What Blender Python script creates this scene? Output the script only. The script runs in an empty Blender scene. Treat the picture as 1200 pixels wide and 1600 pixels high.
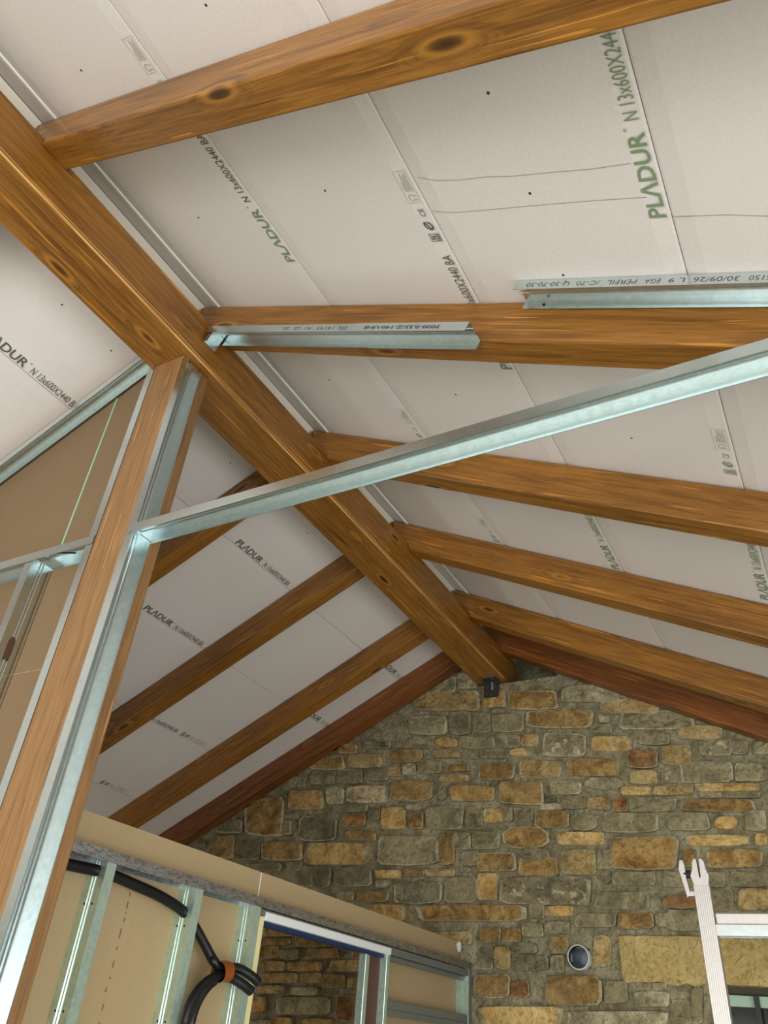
import bpy, bmesh, math, random
from mathutils import Vector, Matrix, noise
random.seed(7)
sin, cos, tan, PI = math.sin, math.cos, math.tan, math.pi
SC = bpy.context.scene
COL = SC.collection

# ------------------------------------------------------------------ camera
YAW, PITCH, ROLL, FPX = math.radians(-31.5994), math.radians(35.0779), math.radians(5.2990), 1193.455
CAM = Vector((1.717, 0.0, 1.6))
fwd = Vector((sin(YAW)*cos(PITCH), cos(YAW)*cos(PITCH), sin(PITCH)))
r0 = Vector((cos(YAW), -sin(YAW), 0)); u0 = r0.cross(fwd)
right = cos(ROLL)*r0 + sin(ROLL)*u0
up = -sin(ROLL)*r0 + cos(ROLL)*u0
cd = bpy.data.cameras.new('camera'); cam = bpy.data.objects.new('camera', cd); COL.objects.link(cam)
cd.sensor_fit = 'VERTICAL'; cd.sensor_height = 36.0; cd.lens = FPX/1600*36.0
cd.clip_start = 0.02; cd.clip_end = 200
cam.matrix_world = Matrix(((right.x, up.x, -fwd.x, CAM.x), (right.y, up.y, -fwd.y, CAM.y), (right.z, up.z, -fwd.z, CAM.z), (0, 0, 0, 1)))
SC.camera = cam

def ray(px, py):
    return right*((px-600)/FPX) + up*(-(py-800)/FPX) + fwd
def onY(px, py, y):
    d = ray(px, py); return CAM + d*((y-CAM.y)/d.y)
def onX(px, py, x):
    d = ray(px, py); return CAM + d*((x-CAM.x)/d.x)

# ------------------------------------------------------------------ world, lights, exposure
w = bpy.data.worlds.new('sky'); SC.world = w; w.use_nodes = True
bg = w.node_tree.nodes['Background']
bg.inputs[0].default_value = (0.80, 0.93, 1.0, 1); bg.inputs[1].default_value = 1.0
def area(name, loc, target, sx, sy, power, color):
    l = bpy.data.lights.new(name, 'AREA'); l.shape = 'RECTANGLE'; l.size = sx; l.size_y = sy
    l.energy = power; l.color = color
    o = bpy.data.objects.new(name, l); COL.objects.link(o); o.location = loc
    o.rotation_euler = (Vector(target)-Vector(loc)).to_track_quat('-Z', 'Y').to_euler()
    return o
area('daylight_glazed_doors', (3.66, 0.0, 1.02), (0, 0.0, 1.02), 4.4, 1.75, 80, (1.0, 0.985, 0.97))
area('daylight_rear_doors', (0.9, -3.5, 1.1), (0.9, 0, 1.1), 4.4, 2.0, 160, (1.0, 0.975, 0.95))
area('far_room_fill', (-4.02, 2.9, .95), (-2, 3.1, .9), 1.3, .8, 20, (1.0, 0.95, 0.86))  # added lamp brightening the far room stones; the left wall has no opening
vs = SC.view_settings
vs.view_transform = 'Standard'; vs.look = 'None'; vs.gamma = 1.0; vs.exposure = 0.08
vs.use_curve_mapping = False

# ------------------------------------------------------------------ material helpers
def lin(c):
    return tuple((v/255/12.92 if v/255 <= .04045 else ((v/255+.055)/1.055)**2.4) for v in c)
class NT:
    def __init__(s, name):
        s.m = bpy.data.materials.new(name); s.m.use_nodes = True
        s.t = s.m.node_tree; s.b = s.t.nodes['Principled BSDF']
    def n(s, typ, **kw):
        nd = s.t.nodes.new(typ)
        for k, v in kw.items():
            if k.startswith('i_'):
                nd.inputs[k[2:].replace('_', ' ')].default_value = v
            else: setattr(nd, k, v)
        return nd
    def l(s, a, b): s.t.links.new(a, b)
    def coord(s, kind='Object', scale=(1, 1, 1)):
        tc = s.n('ShaderNodeTexCoord'); mp = s.n('ShaderNodeMapping'); mp.inputs['Scale'].default_value = scale
        s.l(tc.outputs[kind], mp.inputs['Vector']); return mp.outputs[0]
    def noise(s, vec, scale, detail=4, rough=.55, dist=0):
        nd = s.n('ShaderNodeTexNoise'); nd.inputs['Scale'].default_value = scale; nd.inputs['Detail'].default_value = detail
        nd.inputs['Roughness'].default_value = rough; nd.inputs['Distortion'].default_value = dist
        s.l(vec, nd.inputs['Vector']); return nd.outputs['Fac']
    def ramp(s, fac, stops):
        r = s.n('ShaderNodeValToRGB'); e = r.color_ramp.elements
        while len(e) < len(stops): e.new(0.5)
        for i, (p, c) in enumerate(stops):
            e[i].position = p; e[i].color = tuple(c)+(1,) if len(c) == 3 else c
        s.l(fac, r.inputs[0]); return r.outputs[0]
    def mix(s, fac, a, b, mode='MIX'):
        m = s.n('ShaderNodeMix'); m.data_type = 'RGBA'; m.blend_type = mode
        for inp, v in ((m.inputs[0], fac), (m.inputs[6], a), (m.inputs[7], b)):
            if isinstance(v, (int, float)): inp.default_value = v
            elif isinstance(v, tuple): inp.default_value = v+(1,) if len(v) == 3 else v
            else: s.l(v, inp)
        return m.outputs[2]
    def bump(s, h, strength, dist=.01):
        b = s.n('ShaderNodeBump'); b.inputs['Strength'].default_value = strength; b.inputs['Distance'].default_value = dist
        s.l(h, b.inputs['Height']); s.l(b.outputs[0], s.b.inputs['Normal'])
    def set(s, col=None, rough=None, metal=None, coat=None, spec=None):
        for k, v in (('Base Color', col), ('Roughness', rough), ('Metallic', metal), ('Coat Weight', coat), ('Specular IOR Level', spec)):
            if v is None: continue
            i = s.b.inputs[k]
            if isinstance(v, (int, float)): i.default_value = v
            elif isinstance(v, tuple): i.default_value = v+(1,)
            else: s.l(v, i)
        return s.m

def wood(name, light, mid, dark, rough=.42):
    n = NT(name)
    inf = n.n('ShaderNodeObjectInfo')
    tc = n.n('ShaderNodeTexCoord')
    add = n.n('ShaderNodeVectorMath', operation='MULTIPLY_ADD')
    n.l(inf.outputs['Random'], add.inputs[0]); add.inputs[1].default_value = (17, 9, 5); n.l(tc.outputs['Object'], add.inputs[2])
    def mp(scale):
        m = n.n('ShaderNodeMapping'); m.inputs['Scale'].default_value = scale; n.l(add.outputs[0], m.inputs[0]); return m.outputs[0]
    # knots
    vo = n.n('ShaderNodeTexVoronoi'); vo.inputs['Scale'].default_value = 1.0
    n.l(mp((2.6, 9, 9)), vo.inputs['Vector'])
    knot = n.ramp(vo.outputs['Distance'], [(0.05, (1, 1, 1)), (0.16, (.35, .35, .35)), (.34, (0, 0, 0))])
    # grain, bent around the knots
    g = n.n('ShaderNodeVectorMath', operation='MULTIPLY_ADD'); n.l(knot, g.inputs[0]); g.inputs[1].default_value = (0, .8, .8); n.l(mp((.55, 11, 11)), g.inputs[2])
    gr = n.n('ShaderNodeTexNoise'); gr.inputs['Scale'].default_value = 3.2; gr.inputs['Detail'].default_value = 7; gr.inputs['Roughness'].default_value = .62; gr.inputs['Distortion'].default_value = .6
    n.l(g.outputs[0], gr.inputs['Vector'])
    fine = n.noise(mp((2.2, 70, 70)), 3.0, 3, .6)
    broad = n.noise(mp((.8, 3, 3)), 1.6, 3, .5)
    c = n.ramp(gr.outputs['Fac'], [(.30, dark), (.43, mid), (.52, light), (.60, mid), (.72, dark)])
    c = n.mix(.45, c, n.ramp(fine, [(.36, tuple(v*.5 for v in mid)), (.52, mid), (.66, light)]), 'MIX')
    c = n.mix(.25, c, n.ramp(broad, [(.35, dark), (.65, light)]))
    streak = n.noise(mp((1.1, 42, 42)), 2.2, 2, .5, .4)
    c = n.mix(n.ramp(streak, [(.665, (0, 0, 0)), (.70, (.75, .75, .75))]), c, tuple(min(1, v*1.55) for v in light))
    c = n.mix(n.ramp(streak, [(.28, (.7, .7, .7)), (.33, (0, 0, 0))]), c, tuple(v*.5 for v in dark))
    halo = n.ramp(vo.outputs['Distance'], [(.10, (0, 0, 0)), (.15, (.5, .5, .5)), (.22, (0, 0, 0))])
    c = n.mix(knot, c, tuple(v*.55 for v in dark))
    c = n.mix(halo, c, tuple(min(1, v*1.5) for v in light))
    n.bump(gr.outputs['Fac'], .18, .004)
    return n.set(c, rough, 0, .12)
WOOD = wood('varnished_pine', lin((170, 116, 44)), lin((128, 82, 24)), lin((76, 46, 12)))
WOODR = wood('red_brown_pine', lin((150, 90, 36)), lin((106, 60, 22)), lin((62, 36, 13)))
WOODP = wood('pale_pine', lin((166, 126, 80)), lin((138, 100, 58)), lin((104, 72, 40)), .6)

def metal(name, col, rough, streak=False, dirt=0.0, mt=1.0):
    n = NT(name)
    nz = n.noise(n.coord('Object', (6, 6, 6)), 9, 4, .6, .3)
    c = n.mix(n.ramp(nz, [(.35, (0, 0, 0)), (.7, (1, 1, 1))]), tuple(v*.92 for v in col), col)
    if dirt:
        d = n.noise(n.coord('Object', (9, 9, 22)), 4, 5, .65, 1.2)
        c = n.mix(n.ramp(d, [(.48, (0, 0, 0)), (.58, (dirt, dirt, dirt))]), c, tuple(v*.45 for v in col))
    r = n.n('ShaderNodeMapRange'); r.inputs['To Min'].default_value = rough-.03; r.inputs['To Max'].default_value = rough+.05
    n.l(nz, r.inputs['Value'])
    return n.set(c, r.outputs[0], mt)
GALV = metal('galvanised_steel', (.70, .79, .80), .24)
GALVD = metal('galvanised_steel_smudged', (.60, .63, .66), .42, dirt=.8)
GALVG = metal('galvanised_steel_mint_reflection', (.70, .92, .83), .30, dirt=.25, mt=.72)  # same steel, with mint window reflections put into the base colour
ALU = metal('mill_aluminium', (.70, .67, .64), .5)
DARKST = metal('dark_zinc_strap', (.16, .19, .21), .4)

def plain(name, col, rough=.7, metal_=0, nscale=0, namp=.12, bump=0, coat=None):
    n = NT(name)
    if nscale:
        f = n.noise(n.coord('Object'), nscale, 5, .6)
        c = n.mix(f, tuple(v*(1-namp) for v in col), tuple(min(1, v*(1+namp)) for v in col))
        if bump: n.bump(f, bump, .004)
        return n.set(c, rough, metal_, coat)
    return n.set(col, rough, metal_, coat)
def paper(name, col):
    n = NT(name)
    v = n.coord('Object')
    f1 = n.noise(v, 2.3, 3, .5); f2 = n.noise(n.coord('Object', (1, 1, 1)), 140, 3, .6)
    c = n.mix(f1, tuple(x*.95 for x in col), tuple(min(1, x*1.04) for x in col))
    c = n.mix(n.ramp(f2, [(.3, (0, 0, 0)), (.7, (1, 1, 1))]), tuple(x*.93 for x in col), c)
    n.bump(f2, .05, .001)
    return n.set(c, .85, 0, None, .25)
PAPER = paper('plasterboard_face_paper', lin((224, 218, 213)))
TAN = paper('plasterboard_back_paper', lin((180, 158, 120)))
TAN_DIM = paper('brown_plasterboard_back_paper', lin((134, 112, 84)))  # back paper darkened in colour to offset the lamps on the post partition
INKG = plain('green_ink', lin((122, 144, 108)), .8)
INKD = plain('dark_green_ink', lin((84, 92, 72)), .8)
INKF = plain('faint_grey_ink', lin((160, 162, 140)), .85)
INKK = plain('dark_ink', lin((70, 70, 72)), .8)
WHITE = plain('white_coated_steel', lin((232, 236, 236)), .3)
CREAM = plain('cream_board_edge', lin((228, 218, 160)), .7, 0, 8, .06)
MINT = plain('mint_gap_strip', lin((150, 200, 168)), .6)
GAPW = plain('pale_board_edge', lin((236, 240, 226)), .6)  # strip lip, and light through a board gap put in as colour
BLACK = plain('black_pvc', (.008, .008, .009), .34)
TAPE = plain('brown_packing_tape', lin((140, 74, 20)), .3)
HOLE = plain('drill_hole_shadowless_black', (.01, .01, .01), .9)
CONC = plain('screed', lin((204, 206, 196)), .75, 0, 3, .1, .1)
PLASTER = plain('lime_render', lin((206, 198, 182)), .9, 0, 4, .06, .1)
SHADEWING = plain('ridge_strip_shaded', lin((222, 218, 212)), .55, 0, 20, .05)  # shaded wing of one metal strip; the next line is its lit wing
LITWING = plain('ridge_strip_lit', lin((252, 246, 230)), .6)
FRAMEM = plain('mint_window_paint', lin((176, 206, 182)), .5)
IRON = plain('black_iron', (.012, .013, .013), .5)
DECK = plain('roof_deck', lin((120, 100, 76)), .9)
ZINC = plain('zinc_grey_casing', lin((124, 130, 126)), .42, .35, 14, .08)
BLUE = plain('blue_gasket', lin((24, 44, 84)), .5)
REDW = plain('red_brown_slot', lin((92, 62, 50)), .7)

def stone_mat(name, c1, c2, c3, spots=None):
    n = NT(name)
    inf = n.n('ShaderNodeObjectInfo')
    geo = n.n('ShaderNodeNewGeometry')
    a = n.n('ShaderNodeVectorMath', operation='MULTIPLY_ADD'); n.l(inf.outputs['Random'], a.inputs[0]); a.inputs[1].default_value = (31, 17, 23); n.l(geo.outputs['Position'], a.inputs[2])
    v = a.outputs[0]
    f1 = n.noise(v, 9, 6, .65, .8); f2 = n.noise(v, 42, 5, .7); f3 = n.noise(v, 4, 2)
    c = n.ramp(f1, [(.34, c3), (.49, c1), (.63, c2)])
    c = n.mix(n.ramp(f2, [(.38, (.55, .55, .55)), (.5, (0, 0, 0))]), c, tuple(x*.5 for x in c3))
    c = n.mix(n.ramp(f3, [(.4, (0, 0, 0)), (.7, (.4, .4, .4))]), c, lin((132, 124, 92)))
    if spots:
        f4 = n.noise(v, 17, 6, .7, .5)
        c = n.mix(n.ramp(f4, [(.56, (0, 0, 0)), (.61, (.85, .85, .85))]), c, spots)
    hsv = n.n('ShaderNodeHueSaturation'); mr = n.n('ShaderNodeMapRange'); mr.inputs['To Min'].default_value = .95; mr.inputs['To Max'].default_value = 1.35
    n.l(inf.outputs['Random'], mr.inputs['Value']); n.l(mr.outputs[0], hsv.inputs['Value']); n.l(c, hsv.inputs['Color'])
    f5 = n.noise(v, 15, 3, .5, 2.2)
    h = n.mix(.4, n.mix(.5, f1, f2), f5)
    n.bump(h, 1.0, .045)
    return n.set(hsv.outputs[0], .88, 0, None, .3)
S = {
 'g': stone_mat('stone_grey_green', lin((146, 136, 104)), lin((168, 158, 122)), lin((108, 102, 76))),
 'd': stone_mat('stone_dark_grey', lin((124, 118, 92)), lin((148, 142, 112)), lin((90, 88, 66))),
 'b': stone_mat('stone_brown', lin((152, 120, 70)), lin((178, 148, 92)), lin((108, 84, 44))),
 'o': stone_mat('stone_ochre', lin((186, 148, 86)), lin((206, 172, 108)), lin((140, 102, 50))),
 'y': stone_mat('stone_pale_ochre', lin((214, 178, 108)), lin((232, 204, 142)), lin((170, 128, 62))),
 't': stone_mat('stone_tan', lin((180, 152, 98)), lin((202, 178, 122)), lin((132, 108, 64))),
 'r': stone_mat('stone_rust', lin((152, 108, 64)), lin((180, 134, 80)), lin((104, 68, 38))),
 'l': stone_mat('stone_light_grey', lin((170, 160, 128)), lin((196, 186, 152)), lin((128, 120, 90))),
 'p': stone_mat('stone_pink_lichen', lin((186, 164, 128)), lin((214, 192, 156)), lin((110, 102, 76))),
 'w': stone_mat('stone_lichen', lin((142, 132, 102)), lin((166, 156, 122)), lin((102, 96, 72)), lin((204, 190, 154))),
}
MORTAR = stone_mat('lime_mortar', lin((156, 148, 118)), lin((182, 174, 142)), lin((122, 114, 86)))
RIM = stone_mat('lime_smear', lin((178, 170, 140)), lin((196, 190, 162)), lin((150, 142, 112)))
LINTEL = stone_mat('cast_yellow_lintel', lin((196, 172, 112)), lin((206, 184, 124)), lin((178, 152, 94)))

# ------------------------------------------------------------------ mesh helpers
class MB:
    def __init__(s): s.v = []; s.f = []
    def prism(s, poly, vec):
        k = len(s.v); n = len(poly); vec = Vector(vec)
        s.v += [tuple(p) for p in poly] + [tuple(Vector(p)+vec) for p in poly]
        s.f.append(tuple(range(k, k+n))); s.f.append(tuple(range(k+2*n-1, k+n-1, -1)))
        for i in range(n):
            j = (i+1) % n
            s.f.append((k+i, k+j, k+n+j, k+n+i))
        return s
    def box(s, a, b):
        (x0, y0, z0), (x1, y1, z1) = a, b
        return s.prism([(x0, y0, z0), (x1, y0, z0), (x1, y1, z0), (x0, y1, z0)], (0, 0, z1-z0))
    def obox(s, o, ex, ey, ez):
        o, ex, ey, ez = map(Vector, (o, ex, ey, ez))
        return s.prism([o, o+ex, o+ex+ey, o+ey], ez)
    def quad(s, *p):
        k = len(s.v); s.v += [tuple(q) for q in p]; s.f.append(tuple(range(k, k+len(p)))); return s
    def tube(s, pts, radii, n=10, caps=True):
        base = len(s.v); pts = [Vector(p) for p in pts]
        nrm = None
        for i, p in enumerate(pts):
            t = (pts[min(i+1, len(pts)-1)]-pts[max(i-1, 0)]).normalized()
            if nrm is None: nrm = t.orthogonal().normalized()
            nrm = (nrm - t*nrm.dot(t)).normalized(); b = t.cross(nrm)
            r = radii[i] if isinstance(radii, (list, tuple)) else radii
            for j in range(n):
                a = 2*PI*j/n; s.v.append(tuple(p+nrm*(cos(a)*r)+b*(sin(a)*r)))
        for i in range(len(pts)-1):
            for j in range(n):
                k = base+i*n; s.f.append((k+j, k+(j+1) % n, k+n+(j+1) % n, k+n+j))
        if caps:
            s.f.append(tuple(base+j for j in range(n-1, -1, -1))); e = base+(len(pts)-1)*n; s.f.append(tuple(e+j for j in range(n)))
        return s
def mk(name, mb, mat, parent=None, M=None, bevel=0, smooth=False, seg=2):
    me = bpy.data.meshes.new(name); me.from_pydata(mb.v, [], mb.f)
    bm = bmesh.new(); bm.from_mesh(me); bmesh.ops.recalc_face_normals(bm, faces=bm.faces); bm.to_mesh(me); bm.free()
    if smooth: me.shade_smooth()
    me.materials.append(mat)
    return link(name, me, parent, M, bevel, seg)
def link(name, me, parent=None, M=None, bevel=0, seg=2):
    o = bpy.data.objects.new(name, me); COL.objects.link(o)
    if M is not None: o.matrix_world = M
    if parent is not None: o.parent = parent
    if bevel:
        b = o.modifiers.new('bevel', 'BEVEL'); b.width = bevel; b.segments = seg; b.limit_method = 'ANGLE'
    return o
def empty(name, loc=(0, 0, 0)):
    o = bpy.data.objects.new(name, None); COL.objects.link(o); o.location = (0, 0, 0); o.empty_display_size = .1; return o
def tag(o, label, cat, group=None):
    o['label'] = label; o['category'] = cat
    if group: o['group'] = group
    return o
def struct(o): o['kind'] = 'structure'; return o
def frame(o, ex, ey, ez):
    o, ex, ey, ez = map(Vector, (o, ex, ey, ez))
    return Matrix(((ex.x, ey.x, ez.x, o.x), (ex.y, ey.y, ez.y, o.y), (ex.z, ey.z, ez.z, o.z), (0, 0, 0, 1)))
def profile(pts, t):
    """closed outline of a folded sheet of thickness t along the 2D polyline pts"""
    P = [Vector(p) for p in pts]; L = []; Rr = []
    for i, p in enumerate(P):
        d0 = (p-P[i-1]).normalized() if i else (P[1]-P[0]).normalized()
        d1 = (P[i+1]-p).normalized() if i < len(P)-1 else d0
        n0 = Vector((-d0.y, d0.x)); n1 = Vector((-d1.y, d1.x)); nn = (n0+n1)
        nn = nn/max(nn.dot(n0), .3)
        L.append(p+nn*t/2); Rr.append(p-nn*t/2)
    return [tuple(q) for q in L] + [tuple(q) for q in reversed(Rr)]
def channel(W, H, ribs=True, lip=0, t=.0014):
    """U section: web on z=0 from y=0..W, flanges down to z=-H"""
    pts = []
    if lip: pts.append((lip, -H))
    pts += [(0, -H), (0, 0)]
    if ribs:
        for c in (W*.42, W*.58):
            pts += [(c-.005, 0), (c-.002, -.0045), (c+.002, -.0045), (c+.005, 0)]
    pts += [(W, 0), (W, -H)]
    if lip: pts.append((W-lip, -H))
    return profile(pts, t)
def extr(poly2, L, x0=0):
    """extrude 2D (y,z) outline along local x"""
    return MB().prism([(x0, p[0], p[1]) for p in poly2], (L, 0, 0))

# ------------------------------------------------------------------ roof frame of reference
A = math.radians(26.3); ta = tan(A); ca, sa = cos(A), sin(A); APEX = 3.915
def SP(side, s, y, off):     # a point on a slope: s down the slope, off below the board plane
    return Vector((side*(s*ca - off*sa), y, APEX - s*sa - off*ca))
def slope_frame(side, s, y, off):
    # local x down slope, local z up out of the slope, local y completes
    ex = Vector((side*ca, 0, -sa)); ez = Vector((side*sa, 0, ca)); ey = ez.cross(ex)
    return frame(SP(side, s, y, off), ex, ey, ez)

# ------------------------------------------------------------------ the shell
fl = struct(mk('floor', MB().box((-4.3, -3.9, -.12), (3.95, 4.6, 0)), CONC))
XR, XL, YB = 3.75, -4.1, -3.65
zs = lambda x: APEX - abs(x)*ta + .0
m = MB()
m.box((XR, YB, 0), (XR+.2, -2.3, zs(XR))); m.box((XR, 3.1, 0), (XR+.2, 4.3, zs(XR))); m.box((XR, -2.3, 1.98), (XR+.2, 3.1, zs(XR)))
struct(mk('wall_right', m, PLASTER))
m = MB().box((XL-.2, YB, 0), (XL, 4.3, zs(XL))); struct(mk('wall_left', m, PLASTER))
m = MB()
def gab(m, x0, x1, z0, y0, y1):
    xs = [x0]+([0] if x0 < 0 < x1 else [])+[x1]
    m.prism([(x0, y0, z0), (x1, y0, z0)]+[(x, y0, zs(x)) for x in reversed(xs)], (0, y1-y0, 0))
gab(m, XL, -1.4, 0, YB-.2, YB); gab(m, 3.2, XR, 0, YB-.2, YB); gab(m, -1.4, 3.2, 2.25, YB-.2, YB)
struct(mk('wall_back', m, PLASTER))

# ceiling: deck above, plasterboards below as its parts
m = MB()
for sd in (1, -1):
    P = [SP(sd, 0, YB-.2, -.05), SP(sd, 4.75, YB-.2, -.05), SP(sd, 4.75, YB-.2, -.09), SP(sd, 0, YB-.2, -.09)]
    m.prism(P, (0, 8.75, 0))
ceil = struct(mk('ceiling', m, DECK))
RAF_Y = [-.285, .508, 1.312, 2.100, 2.893, 3.685, 4.167]
RW, RD = .094, .14
cent = [.555+.793*i for i in range(-5, 6)]
BOARD = {}
for sd in (1, -1):
    for k in range(7):
        s0, s1 = .09+.6*k+.0012, .69+.6*k-.0012
        ofs = (0, 2, 1)[k % 3]
        ys = [YB-.05]+[c for i, c in enumerate(cent) if i % 3 == ofs and -3.2 < c < 4.0]+[4.42]
        sec = [(s0, -.0045), (s0+.005, -.0032), (s0+.045, 0), (s1-.045, 0), (s1-.005, -.0032), (s1, -.0045), (s1, -.013), (s0, -.013)]
        for y0, y1 in zip(ys, ys[1:]):
            mb = MB().prism([SP(sd, s, y0+.001, o) for s, o in sec], (0, y1-y0-.002, 0))
            b = mk('plasterboard', mb, PAPER, ceil)
            BOARD.setdefault((sd, k), []).append((y0, y1, b))
def board_at(sd, s, y):
    k = max(0, min(6, int((s-.09)/.6)))
    for y0, y1, b in BOARD[(sd, k)]:
        if y0 <= y <= y1: return b
    return BOARD[(sd, k)][-1][2]

# folded ridge strip between the boards (shaded wing grey, lit wing pale: shade put into the colours)
for sd, mt, nm in ((1, SHADEWING, 'ridge_strip'), (-1, LITWING, 'ridge_strip')):
    mb = MB().prism([SP(sd, 0, YB, -.004), SP(sd, .0905, YB, -.004), SP(sd, .0905, YB, -.007), SP(sd, 0, YB, -.007)], (0, 8.0, 0))
    mk(nm, mb, mt, ceil)
mb = MB().prism([SP(1, .0835, YB, .003), SP(1, .0945, YB, .003), SP(1, .0945, YB, -.004), SP(1, .0835, YB, -.004)], (0, 8.0, 0))
mk('ridge_strip_lip', mb, GAPW, ceil)

# ------------------------------------------------------------------ ridge beam and rafters
ZB, ZT = 3.553, 3.741
rb = mk('ridge_beam', MB().box((0, -.1, 0), (8.1, .1, ZT-ZB)), WOOD, None, frame((0, -3.62, ZB), (0, 1, 0), (-1, 0, 0), (0, 0, 1)), .007)
tag(rb, 'long thick varnished ridge beam running under the apex to the stone gable', 'beam')
m = MB(); yv = -3.5; pr = None
PALEW = plain('worn_pale_wood', lin((206, 158, 96)), .6, 0, 30, .2)
while yv < 4.25:
    w1 = .0035+.006*max(0, noise.noise((yv*2.3, 1, 0))+.25); w2 = .003+.005*max(0, noise.noise((yv*2.9, 5, 0))+.2)
    cur = [(.1006, yv, ZB+w1+.004), (.1002-.0045, yv, ZB-.0002+.0045*.2), (.1-w2-.004, yv, ZB-.0008)]
    cur = [(.1006, yv, ZB+.005+w1), (.0978, yv, ZB+.0018), (.095-w2, yv, ZB-.0006)]
    if pr:
        m.quad(pr[0], cur[0], cur[1], pr[1]); m.quad(pr[1], cur[1], cur[2], pr[2])
    pr = cur; yv += .035
wa = mk('worn_arris', m, PALEW); wa.parent = rb; wa.matrix_parent_inverse = rb.matrix_world.inverted()
def rafter_poly():
    # local: x down slope, z up; origin on board plane at apex (off .002)
    def loc(x, z):
        dx, dz = x, z-APEX; return (dx*ca - dz*sa, dx*sa + dz*ca)
    top0 = (.004*sa, -.0025)
    L = 4.55
    notch = [loc(.004, ZT+.001), loc(.1005, ZT+.001)]
    zb = APEX - .1005*ta - RD/ca
    notch.append(loc(.1005, zb))
    return [top0]+notch+[(L, -RD), (L, -.0025)]
RP = rafter_poly()
rl = {
 (1, 0): 'varnished rafter overhead on the open room slope, behind the dull shaded one',
 (1, 1): 'dull varnished rafter on the open slope, first before the rafter with metal tracks',
 (1, 2): 'varnished rafter on the open slope with metal tracks fixed along it',
 (1, 3): 'varnished rafter on the open slope, next after the one with metal tracks',
 (1, 4): 'varnished rafter on the open slope, third from the stone gable',
 (1, 5): 'golden lit varnished rafter on the open slope, second from the stone gable',
 (1, 6): 'dark red-brown rafter lying against the stone gable on the open slope',
 (-1, 0): 'varnished rafter overhead on the partition slope, furthest from the stone gable',
 (-1, 1): 'varnished rafter on the partition slope, next before the one above the sloped track',
 (-1, 2): 'varnished rafter above the sloped metal track of the post partition',
 (-1, 3): 'varnished rafter partly hidden behind the post, on the partition slope',
 (-1, 4): 'dark brown rafter on the partition slope, third from the stone gable',
 (-1, 5): 'dark brown rafter on the partition slope, second from the stone gable',
 (-1, 6): 'knotty red-brown rafter lying against the stone gable on the partition slope'}
for sd in (1, -1):
    for i, y in enumerate(RAF_Y):
        if i == 0: continue
        M = slope_frame(sd, 0, y+RW/2, 0)
        mb = MB().prism([(p[0], -RW/2, p[1]) for p in RP], (0, RW, 0))
        o = mk('roof_rafter', mb, WOODR if i == 6 else WOOD, None, M, .006)
        tag(o, rl[(sd, i)], 'rafter', 'roof rafters')

# post
PX0, PX1, PY0, PY1 = -.075, .062, 1.248, 1.386
post = mk('wooden_post', MB().box((0, -(PX1-PX0)/2, -(PY1-PY0)/2), (ZB+.001, (PX1-PX0)/2, (PY1-PY0)/2)), WOODP, None,
          frame(((PX0+PX1)/2, (PY0+PY1)/2, 0), (0, 0, 1), (-1, 0, 0), (0, -1, 0)), .006)
tag(post, 'square wooden post holding up the ridge beam', 'post')

# ------------------------------------------------------------------ metal tracks of the post plane
U70 = channel(.07, .03)
def holes(parent, pts, nrm, r=.004):
    nrm = Vector(nrm).normalized()
    for p in pts:
        p = Vector(p); mk('screw_hole', MB().tube([p-nrm*.0004, p+nrm*.0012], r, 8), HOLE, parent)
# header channel, opens downward (local x along +X, y along +Y)
hd = mk('header_channel', extr(channel(.0738, .03), 3.68), GALV, None, frame((.066, 1.2466, 2.82), (1, 0, 0), (0, 1, 0), (0, 0, 1)))
tag(hd, 'long bare metal channel spanning level from the wooden post across the room', 'metal channel')
# front flange of the same channel has a dull outer face: fold line strip only
# vertical track on the free side of the post (opens to +X)
vt = mk('post_track', extr(U70, ZB-.02), GALV, None, frame((PX1+.001, 1.2485, 0), (0, 0, 1), (0, 1, 0), (-1, 0, 0)))
tag(vt, 'upright metal track screwed to the free side of the wooden post', 'metal track')
holes(vt, [(PX1+.0017, 1.268, 3.43), (PX1+.0017, 1.3, 3.425), (PX1+.0017, 1.262, 3.18), (PX1+.0017, 1.268, 2.71), (PX1+.0017, 1.275, 2.06), (PX1+.0017, 1.302, 2.055)], (1, 0, 0))
# the two pieces along the rafter
ey = Vector((0, 1, 0))
def slope_track(name, sA, yA, sB, yB, off):
    a, b = SP(1, sA, yA, off), SP(1, sB, yB, off)
    ex = (b-a).normalized(); ez = Vector((sa, 0, ca)); yy = ez.cross(ex).normalized(); ez = ex.cross(yy)
    return a, ex, yy, ez, (b-a).length
a, ex, yy, ez, L = slope_track('B', .20, 1.272, 1.335, 1.246, .1405)
tb = empty('ceiling_track'); 
mk('channel', extr(U70, L), GALV, tb, frame(a, ex, yy, ez))
o2 = mk('spliced_channel', extr(channel(.072, .031), .40), GALV, tb, frame(a+ex*(L-.37)-yy*.0015-ez*.0002, ex, yy, ez))
br = MB()
bp = a+ex*.02
br.obox(bp-ez*.066+yy*.004, ex*.0016, yy*.060, ez*.064)
br.obox(bp-ez*.066+yy*.004, -ex*.040, yy*.052, ez*.0016)
br.obox(bp-ez*.066+yy*.004, ex*.022, yy*.0016, ez*.058)
mk('folded_end_tab', br, GALV, tb)
holes(tb, [a+ex*d+yy*.035-ez*.0012 for d in (.06, .27, .80, .84, 1.11)], -ez, .0045)
tag(tb, 'shorter metal track with folded end, fixed under the rafter against the ridge beam', 'metal track')
a2, ex2, yy2, ez2, L2 = slope_track('A', 1.45, 1.2375, 4.1, 1.2375, .0035)
tA = empty('ceiling_track')
mk('channel', extr(U70, L2), GALV, tA, frame(a2, ex2, yy2, ez2))
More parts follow.
